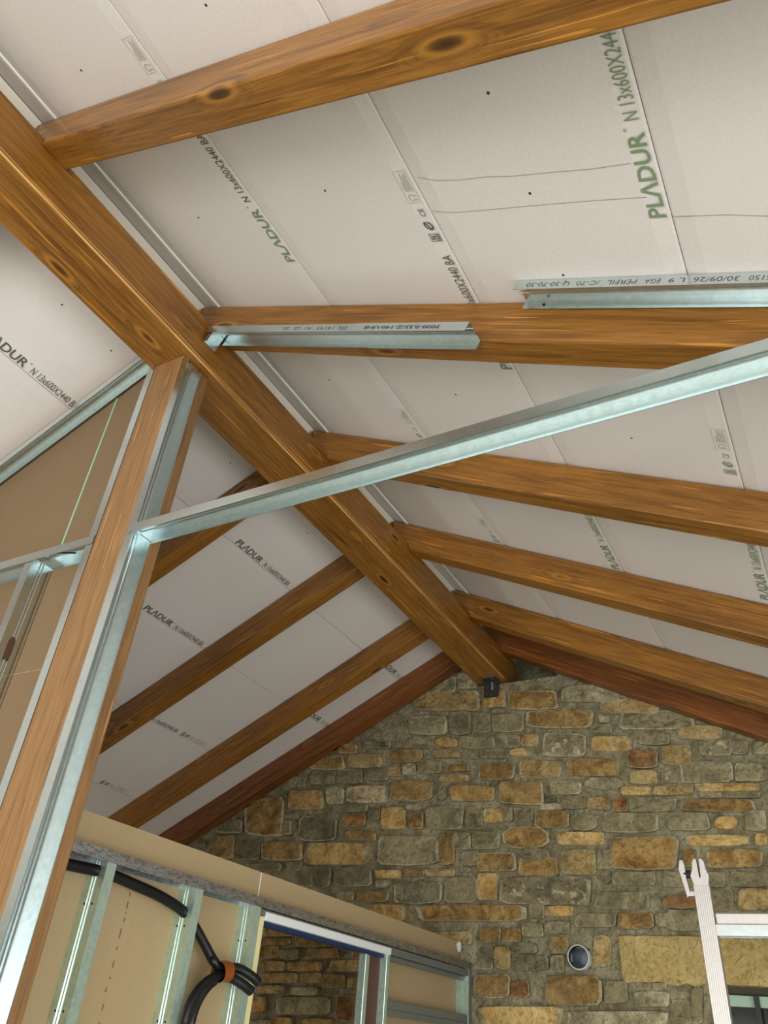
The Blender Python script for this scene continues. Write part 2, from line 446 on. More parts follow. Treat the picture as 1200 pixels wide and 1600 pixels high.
holes(tA, [a2+ex2*.06+yy2*.0688-ez2*.016, ], -yy2, .0045); holes(tA, [a2+ex2*.52+yy2*.022-ez2*.0012], -ez2, .0045)
tag(tA, 'printed metal track fixed against the boards on top of the rafter face', 'metal track')

# ------------------------------------------------------------------ lettering
TXT = {}
def text_mesh(s, bold=0.0):
    key = (s, bold)
    if key in TXT: return TXT[key]
    c = bpy.data.curves.new('t', 'FONT'); c.body = s; c.size = 1; c.offset = bold; c.resolution_u = 3
    o = bpy.data.objects.new('t', c); COL.objects.link(o)
    bpy.context.view_layer.update()
    me = bpy.data.meshes.new_from_object(o.evaluated_get(bpy.context.evaluated_depsgraph_get()))
    bpy.data.objects.remove(o); bpy.data.curves.remove(c)
    xs = [v.co.x for v in me.vertices]; ys = [v.co.y for v in me.vertices]
    TXT[key] = (me, min(xs), max(xs), min(ys), max(ys)); return TXT[key]
def put_text(s, origin, e1, e2, length, height, mat, parent, bold=0.0, name='printed_lettering'):
    me0, x0, x1, y0, y1 = text_mesh(s, bold)
    me = me0.copy(); me.name = name
    sx, sy = length/(x1-x0), height/(y1-y0)
    e1, e2 = Vector(e1), Vector(e2)
    for v in me.vertices:
        v.co = Vector(origin) + e1*((v.co.x-x0)*sx) + e2*((v.co.y-y0)*sy)
    me.materials.clear(); me.materials.append(mat)
    return link(name, me, parent)
def slope_axes(sd):
    return (Vector((0, -1, 0)), Vector((-ca, 0, sa))) if sd == 1 else (Vector((0, 1, 0)), Vector((ca, 0, sa)))
def brand(sd, k, y0, ink, ink2, part='both'):
    e1, e2 = slope_axes(sd); sj = .69+.6*k
    par = board_at(sd, sj-.02, y0)
    base = SP(sd, sj-.008, y0, .0007)
    put_text('PL\u039bDUR', base, e1, e2, .205, .040, ink, par, .018)
    put_text('\u00ae', base+e1*.209+e2*.032, e1, e2, .008, .008, ink, par)
    put_text('N 13x600X2440 BA', base+e1*.232+e2*.002, e1, e2, .228, .031, ink2, par)
def stamp(sd, k, yN, ink, label=True):
    """quality marks after the lettering: framed N, leaf mark, CE, framed notice"""
    e1, e2 = slope_axes(sd); sj = .69+.6*k; par = board_at(sd, sj-.02, yN)
    B = SP(sd, sj-.009, yN, .0007); m = MB()
    q = lambda u, v: B+e1*u+e2*v
    def bar(u0, v0, u1, v1): m.quad(q(u0, v0), q(u1, v0), q(u1, v1), q(u0, v1))
    bar(0, .0, .026, .003); bar(0, .005, .026, .008)
    bar(0, .010, .002, .034); bar(.024, .010, .026, .034); bar(0, .032, .026, .034); bar(0, .010, .026, .012)
    m.quad(q(.007, .014), q(.010, .014), q(.010, .030), q(.007, .030)); m.quad(q(.016, .014), q(.019, .014), q(.019, .030), q(.016, .030)); m.quad(q(.007, .030), q(.010, .030), q(.019, .014), q(.016, .014))
    c = (.052, .018); n = 14
    for i in range(n):
        a0, a1 = 2*PI*i/n, 2*PI*(i+1)/n
        P = lambda a, r: q(c[0]+.014*r*cos(a)+.004*r*sin(a), c[1]+.014*r*sin(a))
        if 0 < i < n: m.quad(P(a0, 1), P(a1, 1), P(a1, .62), P(a0, .62))
    m.quad(q(.044, .014), q(.060, .020), q(.058, .024), q(.044, .018))
    mk('quality_mark', m, ink, par)
    put_text('CE', q(.082, .008), e1, e2, .024, .017, ink, par)
    if label:
        m = MB()
        u0 = .125
        def bar2(a0, b0, a1, b1): m.quad(q(a0, b0), q(a1, b0), q(a1, b1), q(a0, b1))
        bar2(u0, 0, u0+.095, .001); bar2(u0, .039, u0+.095, .040); bar2(u0, 0, u0+.001, .04); bar2(u0+.094, 0, u0+.095, .04)
        for j, v in enumerate((.008, .015, .022, .029)): bar2(u0+.034, v, u0+.034+(.055, .048, .055, .03)[j], v+.0022)
        cc = (u0+.016, .022)
        for i in range(10):
            a0, a1 = 2*PI*i/10, 2*PI*(i+1)/10
            P = lambda a, r: q(cc[0]+.010*r*cos(a), cc[1]+.010*r*sin(a))
            if i != 7: m.quad(P(a0, 1), P(a1, 1), P(a1, .8), P(a0, .8))
        bar2(u0+.008, .006, u0+.010, .014); bar2(u0+.020, .006, u0+.022, .013)
        mk('printed_notice', m, INKF, par)
brand(1, 0, 1.125, INKG, INKD); brand(1, 1, 1.60, INKG, INKD); brand(1, 1, 2.884, INKG, INKG)
brand(1, 2, 1.076, INKG, INKG); brand(1, 2, 2.86, INKG, INKG)
stamp(1, 1, 1.092, INKD); stamp(1, 2, 2.035, INKG); stamp(1, 0, 2.09, INKF, True); stamp(1, 0, 2.88, INKF, True); stamp(1, 0, .61, INKF, True)
brand(-1, 0, .872, INKD, INKD); brand(-1, 0, 2.392, INKD, INKD); brand(-1, 1, 2.40, INKD, INKD)
brand(-1, 0, 3.885, INKD, INKG); brand(-1, 1, 3.865, INKD, INKG); brand(-1, 2, 2.90, INKD, INKD)
stamp(-1, 2, 3.395, INKD, True); stamp(-1, 3, 3.35, INKD, True)
# hairlines on the boards
def hair(sd, pts, wdt=.0018):
    m = MB()
    for (s0, y0), (s1, y1) in zip(pts, pts[1:]):
        m.quad(SP(sd, s0, y0-wdt/2, .0006), SP(sd, s1, y1-wdt/2, .0006), SP(sd, s1, y1+wdt/2, .0006), SP(sd, s0, y0+wdt/2, .0006))
    mk('pencil_line', m, plain('pencil', lin((165, 150, 135)), .8), board_at(sd, pts[0][0]+.1, pts[0][1]))
hair(1, [(1.307, .897), (1.36, .913), (1.425, .920), (1.50, .922), (1.56, .929), (1.66, .933), (1.75, .938), (1.837, .937)])
hair(1, [(1.297, .997), (1.36, 1.008), (1.455, 1.011), (1.55, 1.012), (1.644, 1.014), (1.75, 1.017), (1.85, 1.0216)])
hair(1, [(1.893, 1.077), (2.0, 1.083), (2.08, 1.095), (2.3, 1.11)])
for sd, s, y in [(1, .989, .895), (1, .387, .923), (1, 1.588, .731), (1, 1.588, .979), (1, .391, .418), (1, .988, .394), (1, 1.586, 1.226), (-1, .392, .983), (-1, .391, 1.231), (-1, .383, 2.616), (-1, .391, 1.983), (1, .99, 1.75), (1, 1.588, 1.9), (1, .39, 1.72)]:
    p0 = SP(sd, s, y, -.001); p1 = SP(sd, s, y, .0006)
    mk('screw_head', MB().tube([p0, p1], .0036, 8), IRON, board_at(sd, s, y))
def put_words(words, o, e1, e2, height, cw, mat, parent):
    u = 0
    for wd in words:
        put_text(wd, Vector(o)+Vector(e1)*u, e1, e2, cw*len(wd), height, mat, parent); u += cw*(len(wd)+1.6)
# printing on the two ceiling tracks (upside down as mounted)
put_words(['GS150', '30/09/26', 'L 9', 'EGA', 'PERFIL', '/C-70', 'U-30-70-30'], a2+ex2*.64-yy2*.0009-ez2*.008, -ex2, -ez2, .014, .0122, INKK, tA)
put_words(['3000-0,55/Z-140-UNE'], a+ex*(L-.06)-yy*.0034-ez*.009, -ex, -ez, .013, .0150, INKK, tb)
put_words(['EN', '14195', 'A1', 'CE', '20'], a+ex*(L-.42)-yy*.0009-ez*.010, -ex, -ez, .012, .0150, INKK, tb)

# ------------------------------------------------------------------ partition in the plane of the post
pp = empty('post_partition')
tag(pp, 'unfinished tan board partition with sloped track between wooden post and roof', 'partition')
YF, YR = 1.2485, 1.3185
offT = .150
def zt(x, off=offT): return APEX - abs(x)*ta - off/ca
x_e = PX0
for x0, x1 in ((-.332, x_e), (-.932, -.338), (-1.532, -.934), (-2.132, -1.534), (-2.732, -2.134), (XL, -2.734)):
    mk('plasterboard', MB().prism([(x0, YR, 0), (x1, YR, 0), (x1, YR, zt(x1)-.002), (x0, YR, zt(x0)-.002)], (0, .0125, 0)), TAN_DIM, pp)
mk('board_gap', MB().box((-.339, YR-.0008, 2.79), (-.331, YR+.011, 3.56)), MINT, pp)  # mint strip filling the gap between two boards
Ms = slope_frame(-1, .075, YF, offT)   # local y for side -1 points to -Y
U58 = channel(.058, .03)
ml = frame(SP(-1, .178, YF+.058, offT), (-ca, 0, -sa), (0, -1, 0), (-sa, 0, ca))
mk('sloped_track', extr(U58, 4.2), GALV, pp, ml)
holes(pp, [SP(-1, s, YF+.03, offT+.0012) for s in (.27, .44, .52, .78, .95)], SP(-1, 0, 0, 1)-SP(-1, 0, 0, 0), .004)
mk('post_side_track', extr(channel(.0695, .03), zt(-.1)-.03), GALV, pp, frame((PX0-.001, YR, 0), (0, 0, 1), (0, -1, 0), (1, 0, 0)))
mk('header_track', extr(channel(.0718, .03), 3.9), GALV, pp, frame((-.0775, YR-.0002, 2.82), (-1, 0, 0), (0, -1, 0), (0, 0, 1)))
C70 = channel(.068, .034, True, .006)
for xs in (-.345, -.945, -1.545):
    mk('stud', extr(C70, 2.80), GALV, pp, frame((xs, YF+.001, 0), (0, 0, 1), (0, 1, 0), (1, 0, 0)))
    m = MB()
    for i in range(16):
        a0 = 2*PI*i/16
        m.v.append((xs+.0012, (YF+YR)/2+.012*cos(a0), 2.50+.026*sin(a0)+(.012 if sin(a0) > 0 else -.012)))
    m.f.append(tuple(range(16)))
    mk('service_hole', m, REDW, pp)
# bright cable tie where a stud meets the header
m = MB().obox((-.262, YF+.006, 2.801), (.07, .03, 0), (.002, -.004, 0), (0, 0, .004)); mk('cable_tie', m, BLACK, pp)
m = MB().box((-.90, YR-.0006, 2.4285), (-.085, YR, 2.430)); mk('board_joint', m, TAN, pp)

# ------------------------------------------------------------------ gable wall of stones
YW = 4.285
WX0, WX1, WZ0, WZ1 = 1.075, 2.15, .85, 1.94      # window opening
PK = (-.115, .42, 3.545, 3.90)                     # pocket beside the ridge beam
DC = onY(907, 1497, YW); DR = .052
nx, nz = 206, 100
def inhole(x, z):
    if WX0 < x < WX1 and WZ0 < z < WZ1: return True
    if PK[0] < x < PK[1] and PK[2] < z < PK[3]: return True
    if abs(x-DC.x) < DR*.85 and abs(z-DC.z) < DR*.85: return True
    return False
xsn = sorted(set([round(XL+(XR-XL)*i/nx, 4) for i in range(nx+1)]+[WX0, WX1, PK[0], PK[1], round(DC.x-DR*.85, 4), round(DC.x+DR*.85, 4)]))
zsn = sorted(set([round(3.95*i/nz, 4) for i in range(nz+1)]+[WZ0, WZ1, PK[2], round(DC.z-DR*.85, 4), round(DC.z+DR*.85, 4)]))
m = MB(); idx = {}
def gv(i, j):
    if (i, j) not in idx:
        x, z = xsn[i], zsn[j]; z = min(z, zs(x)+.03)
        d = noise.noise((x*7, 3, z*7))*.005+noise.noise((x*19, 8, z*19))*.0035
        idx[(i, j)] = len(m.v); m.v.append((x, YW+.008+d, z))
    return idx[(i, j)]
for i in range(len(xsn)-1):
    for j in range(len(zsn)-1):
        xc, zc = (xsn[i]+xsn[i+1])/2, (zsn[j]+zsn[j+1])/2
        if zsn[j] > zs(xc)+.02 or inhole(xc, zc): continue
        m.f.append((gv(i, j), gv(i+1, j), gv(i+1, j+1), gv(i, j+1)))
wall = struct(mk('wall_gable', m, MORTAR, None, None, 0, True))
# solid core behind with the reveals
m = MB()
def core(x0, x1, z0, z1): m.box((x0, YW+.032, z0), (x1, YW+.42, z1))
core(XL, WX0, 0, 1.88); core(WX1, XR, 0, 1.88); core(WX0, WX1, 0, WZ0)
core(XL, DC.x-DR, 1.88, 2.2); core(DC.x+DR, WX0, 1.88, 2.2); core(DC.x-DR, DC.x+DR, 1.88, DC.z-DR); core(DC.x-DR, DC.x+DR, DC.z+DR, 2.2); core(WX0, WX1, WZ1, 2.2); core(WX1, XR, 1.88, 2.2)
core(-3.4, XR, 2.2, 2.3)
for x0, x1 in ((-3.3, PK[0]), (PK[1], 3.3)):
    hi = lambda x: min(zs(x), 3.87)
    m.prism([(x0, YW+.032, 2.3), (x1, YW+.032, 2.3), (x1, YW+.032, hi(x1)), (x0, YW+.032, hi(x0))], (0, .4, 0))
core(PK[0], PK[1], 2.3, PK[2]-.004)
m.box((PK[0]-.2, YW+.38, 3.4), (PK[1]+.2, YW+.46, 3.93))
mk('masonry_core', m, MORTAR, wall)

CR = {'A': (640, 1040, 5), 'B': (860, 1040, 3.53), 'C': (440, 1160, 5), 'D': (660, 1160, 5), 'E': (260, 1200, 5), 'F': (460, 1300, 5), 'G': (660, 1300, 5),
      'H': (660, 1440, 5), 'I': (860, 1160, 3.53), 'J': (860, 1370, 3.53), 'K': (380, 1420, 5)}
ST = {
'A': 't30,200,555,350 o578,195,750,330 b768,195,1160,345 l385,65,530,182 g175,85,365,210 g0,405,298,545 g328,362,480,542 g508,368,630,522 g652,378,893,520 b912,345,1440,490 g0,560,165,632 oO205,568,385,640 g395,560,672,648 g685,552,768,642 g775,548,862,640 t872,538,1008,630 w1042,535,1385,715 t180,668,400,722 yO790,652,950,722 g560,690,780,722 b0,655,98,730 l480,690,540,730 l655,345,748,372',
'B': 'l48,114,385,202 t272,188,600,268 l275,286,332,316 g228,326,340,374 g378,252,800,352 y218,392,452,472 g492,377,658,438 t702,337,950,408 w822,402,1000,498 g1002,420,1090,490 g1125,422,1200,490 r428,472,592,568 t612,442,780,552 o82,514,384,608 t442,582,590,653 w618,592,704,648 g712,532,1010,648 g1020,542,1200,640 g0,642,170,710 lO187,617,405,684 y390,672,558,714 t562,667,790,714 y802,652,1168,698 l822,702,944,730 g948,702,1160,730',
'C': 'd652,0,858,48 g892,0,1165,44 b455,22,600,88 b225,104,495,213 t522,98,790,198 b832,55,1090,158 g62,272,185,345 g228,262,420,328 g438,218,640,322 g652,208,838,298 t842,197,930,265 l952,168,1050,258 o62,374,338,523 l357,352,490,483 p512,342,830,473 o852,294,1188,463 r472,562,660,658 g690,508,770,608 o782,508,973,678 b1007,552,1110,678 l982,492,1085,524 d137,572,443,778 g32,562,135,600 g0,610,80,718 b512,697,740,768 d452,492,680,542',
'D': 'g-40,145,150,240 b442,163,728,293 t757,143,1090,278 b217,177,370,228 t137,257,360,308 gO130,347,185,453 o212,338,573,463 b607,312,953,488 d962,422,1040,463 g32,498,328,688 g347,508,470,682 y482,522,635,628 g642,508,705,623 g722,518,868,618 b882,532,1150,672 l922,484,1100,528',
'E': 'b622,224,928,537 b372,533,528,705 d542,572,733,718 b752,582,1068,723 d402,402,600,508 d228,582,302,642 d640,752,900,800 g950,742,1060,800',
'F': 'y78,88,595,258 d62,267,150,430 d152,262,288,440 d312,278,610,428 y637,302,830,364 lO642,382,740,440 b862,292,1023,344 b482,462,745,550 o582,568,863,698 g352,472,470,540 g657,22,1133,263 d782,392,1163,558',
'G': 'b142,12,250,258 g252,5,382,138 g392,0,608,136 bO632,-48,995,134 g312,157,448,265 b422,168,738,308 gO772,132,1000,235 o762,194,1063,348 l312,287,380,314 t32,292,260,348 g177,348,430,558 y432,317,588,543 w607,347,1335,575 b-50,572,828,698 g842,562,955,678 o962,577,1180,658',
'H': 'b452,47,618,163 b630,57,770,155 g782,12,948,124 d447,187,553,373 t570,192,690,380 d702,262,988,385 g707,172,900,248 b402,412,688,598 r692,462,838,598 t40,84,400,180 bO1002,122,1140,240 g1012,262,1110,400 l962,0,1150,98 b952,424,1410,660 y442,662,1108,805',
'I': 'g62,302,200,368 t207,307,335,373 r352,307,430,383 g437,307,700,383 b712,312,1140,383 gO112,392,260,488 g287,388,600,498 g642,392,883,488 yO907,412,1040,484 l1072,377,1190,488 y32,498,298,568 o327,514,713,708 y747,512,1108,573 y1132,507,1200,568 t62,592,260,733 o862,592,1173,693 o740,592,800,688 g262,595,345,700 gO287,717,337,778 g342,717,585,788 g620,717,800,798 g872,717,963,798 g992,717,1215,798',
'J': 'g242,84,560,178 rO622,102,820,178 g642,184,830,298 g892,72,1008,188 t1032,64,1215,188 g142,204,368,278 b372,198,573,288 l582,204,690,278 t240,322,335,500 g0,332,98,425 g302,572,430,698 l457,632,655,718 l102,742,660,820 g672,682,780,820 g782,602,842,820 g522,588,640,628',
'K': 'b162,132,400,213 b132,237,375,283 b142,292,285,383 g297,322,440,398 b512,312,758,383 r857,322,1010,393 t142,412,330,488 o357,417,620,488 t677,402,1010,493 o152,502,430,578 t447,502,618,578 b622,512,800,618 t97,602,325,658 l382,617,580,678 o72,692,165,808 g257,692,690,828 r727,682,930,880 o252,852,380,910 l62,872,220,910 b412,187,700,298 b702,262,850,318 b822,542,980,618 t432,862,700,910',
}
import re
def stone(px0, py0, px1, py1, code, oval):
    cx, cy, hw, hh = (px0+px1)/2, (py0+py1)/2, (px1-px0)/2, (py1-py0)/2
    hw += 2.3; hh += 2.0
    n = 10; e = .36 if not oval else .9
    e *= random.uniform(.8, 1.1); e = min(e, 1.0)
    ring = []
    for i in range(n):
        t = 2*PI*(i+.5)/n
        c, s = cos(t), sin(t)
        u = math.copysign(abs(c)**e, c); v = math.copysign(abs(s)**e, s)
        sc = random.uniform(.93, 1.05)
        ring.append((u*sc, v*sc))
    mu = max(abs(r[0]) for r in ring); mv = max(abs(r[1]) for r in ring)
    ring = [(u/mu, v/mv) for u, v in ring]
    prd = random.uniform(.010, .024)
    tu, tv = random.uniform(-.004, .004), random.uniform(-.004, .004)
    mb = MB()
    for k, (scl, dep) in enumerate(((1.0, -.022), (.985, .6), (.90, 1.0))):
        for u, v in ring:
            P = onY(cx+u*hw*scl, cy+v*hh*scl, YW)
            d = dep if k == 0 else prd*dep*random.uniform(.7, 1.3)+(tu*u+tv*v if k == 2 else 0)
            mb.v.append((P.x, YW-d, P.z))
    P = onY(cx, cy, YW); mb.v.append((P.x, YW-prd*random.uniform(.95, 1.25), P.z)); c = len(mb.v)-1
    fm = []
    for k in (0, 1):
        for i in range(n): mb.f.append((k*n+i, k*n+(i+1) % n, (k+1)*n+(i+1) % n, (k+1)*n+i))
    for i in range(n): mb.f.append((2*n+i, 2*n+(i+1) % n, c))
    so = mk('stone', mb, S[code], wall); so.data.materials.append(RIM)
    for f_ in so.data.polygons[n:2*n]: f_.material_index = 1
nst = 0
for cid, txt in ST.items():
    ox, oy, sc = CR[cid]
    for tok in txt.split():
        mt = re.match(r'([a-z])(O?)(.*)', tok); x0, y0, x1, y1 = map(float, mt.group(3).split(','))
        g = 1.0
        stone(ox+x0/sc+g, oy+y0/sc+g, ox+x1/sc-g, oy+y1/sc-g, mt.group(1), bool(mt.group(2))); nst += 1
# the courses go on past the frame and behind the partition
def courses(xa, xb, ya, yb, hh):
    global nst
    y = ya
    while y < yb-6:
        h = hh*random.uniform(.75, 1.2); x = xa
        while x < xb:
            wd = random.uniform(38, 92)
            P = onY(x+wd/2, y+h/2, YW)
            ok = P.z < zs(P.x)-.28 and not (WX0-.05 < P.x < WX1+.05 and P.z < 2.2)
            if ok: stone(x, y, x+wd-5, y+h-5, random.choice('ggbbottdly'), random.random() < .15); nst += 1
            x += wd
        y += h
courses(1207, 1400, 1210, 1460, 42)
courses(745, 1100, 1610, 1690, 40)
courses(330, 735, 1610, 1690, 40)
# lintel
L0, L1 = onY(962, 1460, YW), onY(962, 1531, YW)
m = MB(); nn = 40
x0, x1, z0, z1 = .655, 2.35, 1.957, 2.148
lo = []; hi = []
for i in range(nn+1):
    x = x0+(x1-x0)*i/nn
    lo.append((x+(random.uniform(-.01, .01) if i == 0 else 0), z0+random.uniform(-.004, .004)-(.014*random.random() if x < 1.0 else 0))); hi.append((x, z1+random.uniform(-.003, .003)))
poly = lo+hi[::-1]
m.prism([(x, YW-.014, z) for x, z in poly], (0, .03, 0))
lt = mk('window_lintel', m, LINTEL, wall, None, .004); lt['label'] = 'yellowish cast lintel over the window'

# flue duct in the wall, with mortar collar
du = empty('vent_duct'); tag(du, 'round corrugated metal duct end set in the stone wall', 'duct')
pts = []; rad = []
for i in range(33):
    t = i/32; pts.append((DC.x, YW-.035+.30*t, DC.z)); rad.append(DR*(1.0 if i % 2 else .93))
mk('duct_sleeve', MB().tube(pts, rad, 28, False), GALV, du, None, 0, True)
rim = [(DC.x, YW-.037, DC.z), (DC.x, YW-.031, DC.z)]
m = MB()
for i in range(28):
    a0, a1 = 2*PI*i/28, 2*PI*(i+1)/28
    q = lambda a, r, y: (DC.x+cos(a)*r, y, DC.z+sin(a)*r)
    m.quad(q(a0, DR*.96, YW-.0375), q(a1, DR*.96, YW-.0375), q(a1, DR*1.04, YW-.0375), q(a0, DR*1.04, YW-.0375))
    m.quad(q(a0, DR*1.04, YW-.0375), q(a1, DR*1.04, YW-.0375), q(a1, DR*1.04, YW+.02), q(a0, DR*1.04, YW+.02))
mk('duct_rim', m, WHITE, du)
mk('duct_end', MB().tube([(DC.x, YW+.15, DC.z), (DC.x, YW+.155, DC.z)], DR, 20), DARKST, du)

# steel strap under the ridge beam end
sb = empty('beam_strap'); tag(sb, 'small dark steel angle strap under the ridge beam end on the wall', 'bracket')
m = MB().box((-.042, YW-.0355, 3.443), (.058, YW-.0325, ZB)); m.box((-.042, YW-.085, ZB-.003), (.058, YW-.0325, ZB)); mk('steel_angle', m, DARKST, sb)
for hx, hz in ((-.022, 3.475), (.008, 3.46), (.04, 3.475), (.035, 3.51), (-.022, 3.51)):
    mk('bolt_hole', MB().tube([(hx, YW-.0365, hz), (hx, YW-.0350, hz)], .0034, 8), GALV, sb)
mk('nail_head', MB().obox((.010, YW-.0375, 3.49), (.012, 0, 0), (0, .002, 0), (-.002, 0, .05)), ALU, sb)

# window under the lintel
wn = struct(empty('window_1'))
yg = YW+.13
m = MB()
for a0, b0 in (((WX0, yg-.02, WZ1-.055), (WX1, yg+.03, WZ1)), ((WX0, yg-.02, WZ0), (WX1, yg+.03, WZ0+.05)), ((WX0, yg-.02, WZ0), (WX0+.03, yg+.03, WZ1)), ((WX1-.05, yg-.02, WZ0), (WX1, yg+.03, WZ1))): m.box(a0, b0)
mk('window_frame', m, FRAMEM, wn)
mk('window_head', MB().box((WX0-.02, YW-.004, WZ1-.012), (WX1+.02, yg+.03, WZ1+.012)), plain('dark_timber_head', lin((70, 62, 48)), .8), wn)
for xb in (1.225, 1.42, 1.62, 1.82): mk('window_bar', MB().box((xb-.011, yg-.045, WZ0), (xb+.011, yg-.023, WZ1-.01)), IRON, wn)
gl = NT('dark_window_glass'); gl.set((.02, .022, .02), .08)
mk('window_pane', MB().box((WX0+.03, yg+.002, WZ0+.05), (WX1-.05, yg+.008, WZ1-.055)), gl.m, wn)

# ------------------------------------------------------------------ partition with pocket door along the ridge direction
XF, XBd = -.115, -.187
dp = empty('door_partition')
tag(dp, 'low stud partition with door opening, running from the post to the stone gable', 'partition')
Y1 = YW-.02
def board2(y0, y1, z0, z1): mk('plasterboard', MB().box((XBd-.0125, y0, z0), (XBd, y1, z1)), TAN, dp)
board2(1.335, 2.4665, 0, 2.104); board2(2.4745, 3.185, 1.935, 2.104); board2(3.19, Y1-.004, 1.935, 2.104); board2(3.352, Y1-.004, 0, 1.9345)
mk('board_gap', MB().box((XBd-.012, 2.467, 1.935), (XBd-.001, 2.474, 2.103)), GAPW, dp)  # pale strip standing in for light through the board gap
mk('board_gap', MB().box((XBd-.012, 3.1855, 1.935), (XBd-.001, 3.1895, 2.103)), MINT, dp)  # mint strip coloured as the light and metal seen through this gap
U72 = channel(.072, .030)
# header: local x along +Y, local y along -X
mk('header_track', extr(U72, Y1-1.33), GALVD, dp, frame((XF, 1.33, 2.007), (0, 1, 0), (-1, 0, 0), (0, 0, 1)))
for ys_ in (1.668, 2.056, 2.372):
    # web faces -Y, flanges run to +Y : local x up, local y along -X, web plane normal
    mk('stud', extr(channel(.0700, .034, True, .006), 2.0), GALVG, dp, frame((XF-.0012, ys_, 0), (0, 0, 1), (-1, 0, 0), (0, -1, 0)))
    for zz in (1.62, 1.87):
        for xx in (-.135, -.166): mk('screw_hole', MB().tube([(XF-.02-(.03 if xx < -.15 else 0), ys_-.0016, zz), (XF-.02-(.03 if xx < -.15 else 0), ys_+.001, zz)], .0032, 7), HOLE, dp)
mk('door_post_strip', MB().box((XF-.062, 2.386, 0), (XF-.002, 2.437, 1.952)), CREAM, dp, None, .003)
# pocket-door casing
mk('casing_top', MB().box((XF-.068, 2.41, 1.9735), (XF-.001, 3.372, 1.9775)).box((XF-.006, 2.41, 1.955), (XF-.001, 3.372, 1.9775)), ZINC, dp)
mk('casing_rail', MB().box((XF-.018, 2.437, 1.941), (XF+.004, 3.372, 1.968)), WHITE, dp, None, .002)
mk('casing_gasket', MB().box((XF-.055, 2.437, 1.927), (XF-.016, 3.345, 1.942)), BLUE, dp)
for y0, y1, mt in ((3.216, 3.247, GALVG), (3.347, 3.374, GALVG)):
    mk('casing_jamb', MB().box((XF-.065, y0, 0), (XF-.001 if y0 > 3.3 else XF-.03, y1, 1.942)), mt, dp, None, .003)
mk('jamb_slot', MB().box((XF-.06, 3.247, 0), (XF-.035, 3.347, 1.935)), REDW, dp)
mk('pocket_rail', MB().box((XF-.03, 3.376, 1.945), (XF-.002, Y1-.03, 1.974)), ZINC, dp, None, .003)
mk('pocket_rail', MB().box((XF-.045, 3.376, 1.925), (XF-.02, Y1-.03, 1.944)), ZINC, dp, None, .003)
for z in (1.745, 1.36, .97, .58):
    mk('pocket_bar', MB().box((XF-.030, 3.376, z), (XF-.004, Y1-.03, z+.032)).box((XF-.012, 3.376, z-.025), (XF-.004, Y1-.03, z)), ZINC, dp, None, .003)
mk('end_stud', extr(channel(.068, .03, True, .006), 1.98), GALVG, dp, frame((XF-.002, Y1-.034, 0), (0, 0, 1), (-1, 0, 0), (0, -1, 0)))
mk('end_post', MB().box((XF-.012, Y1-.030, 0), (XF-.001, Y1-.001, 1.976)), ZINC, dp)
# small white foam crumb on the header end
m = MB()
bm_ = bmesh.new(); bmesh.ops.create_icosphere(bm_, subdivisions=2, radius=.017)
for v in bm_.verts: v.co = v.co*(1+.35*noise.noise(v.co*90))
fo = bpy.data.meshes.new('foam'); bm_.to_mesh(fo); bm_.free(); fo.materials.append(WHITE)
fo_o = link('foam_crumb', fo); fo_o.location = (XBd+.012, Y1-.03, 2.022+.055); fo_o.scale = (.8, .9, 1.5)
tag(fo_o, 'small white crumb of foam at the partition corner by the gable', 'foam')
# faint print marks on the tan board
m = MB(); random.seed(3)
z = 1.93
while z > 1.05:
    h = random.uniform(.004, .03); yy_ = 1.845+random.uniform(-.003, .003)
    m.quad((XBd+.0006, yy_, z), (XBd+.0006, yy_+.005, z), (XBd+.0006, yy_+.005, z-h), (XBd+.0006, yy_, z-h)); z -= h+random.uniform(.006, .03)
mk('print_marks', m, plain('faint_ink', lin((120, 100, 66)), .8), dp)

# ------------------------------------------------------------------ corrugated conduits
def catmull(P, step):
    P = [Vector(p) for p in P]; P = [P[0]*2-P[1]]+P+[P[-1]*2-P[-2]]; out = []
    for i in range(1, len(P)-2):
        n = max(2, int((P[i+1]-P[i]).length/step))
        for j in range(n):
            t = j/n; p0, p1, p2, p3 = P[i-1:i+3]
            out.append(.5*((2*p1)+(-p0+p2)*t+(2*p0-5*p1+4*p2-p3)*t*t+(-p0+3*p1-3*p2+p3)*t**3))
    out.append(P[-2]); return out
def conduit(P, r):
    C = catmull(P, .0036)
    return MB().tube(C, [r*(1.0 if i % 2 else .84) for i in range(len(C))], 12)
xc = -.150
pA = [(xc, 1.36, 1.945), (xc, 1.56, 1.950), (xc, 1.70, 1.955), (xc, 1.82, 1.946), (xc, 1.95, 1.932), (xc+.004, 2.06, 1.906), (xc+.01, 2.13, 1.862), (-.125, 2.20, 1.80), (-.10, 2.245, 1.772), (-.075, 2.30, 1.772), (-.05, 2.345, 1.760), (-.03, 2.385, 1.742)]
pA = pA[:8]+[onX(333, 1500, -.115), onX(343, 1511, -.105), onX(356, 1512, -.095), onX(374, 1514, -.08), onX(394, 1526, -.06), onX(404, 1536, -.052)]
cA = mk('corrugated_conduit', conduit(pA, .0158), BLACK, None, None, 0, True)
tag(cA, 'black corrugated conduit threaded through the studs of the door partition', 'conduit')
pB = [onX(260, 1800, -.095), onX(274, 1680, -.095), onX(288, 1600, -.095), onX(300, 1564, -.095), onX(321, 1536, -.095), onX(345, 1525, -.088), onX(362, 1528, -.078), onX(380, 1539, -.062), onX(393, 1549, -.053)]
cB = empty('corrugated_conduit')
mk('tube', conduit(pB, .0158), BLACK, cB, None, 0, True)
pT = [onX(341, 1519, -.088), onX(349, 1517.5, -.088), onX(357, 1519, -.084)]
mk('brown_tape', MB().tube(pT, .0300, 16, False), TAPE, cB, None, 0, True)
tag(cB, 'black corrugated conduit rising from below in a curve, bound with brown tape', 'conduit')
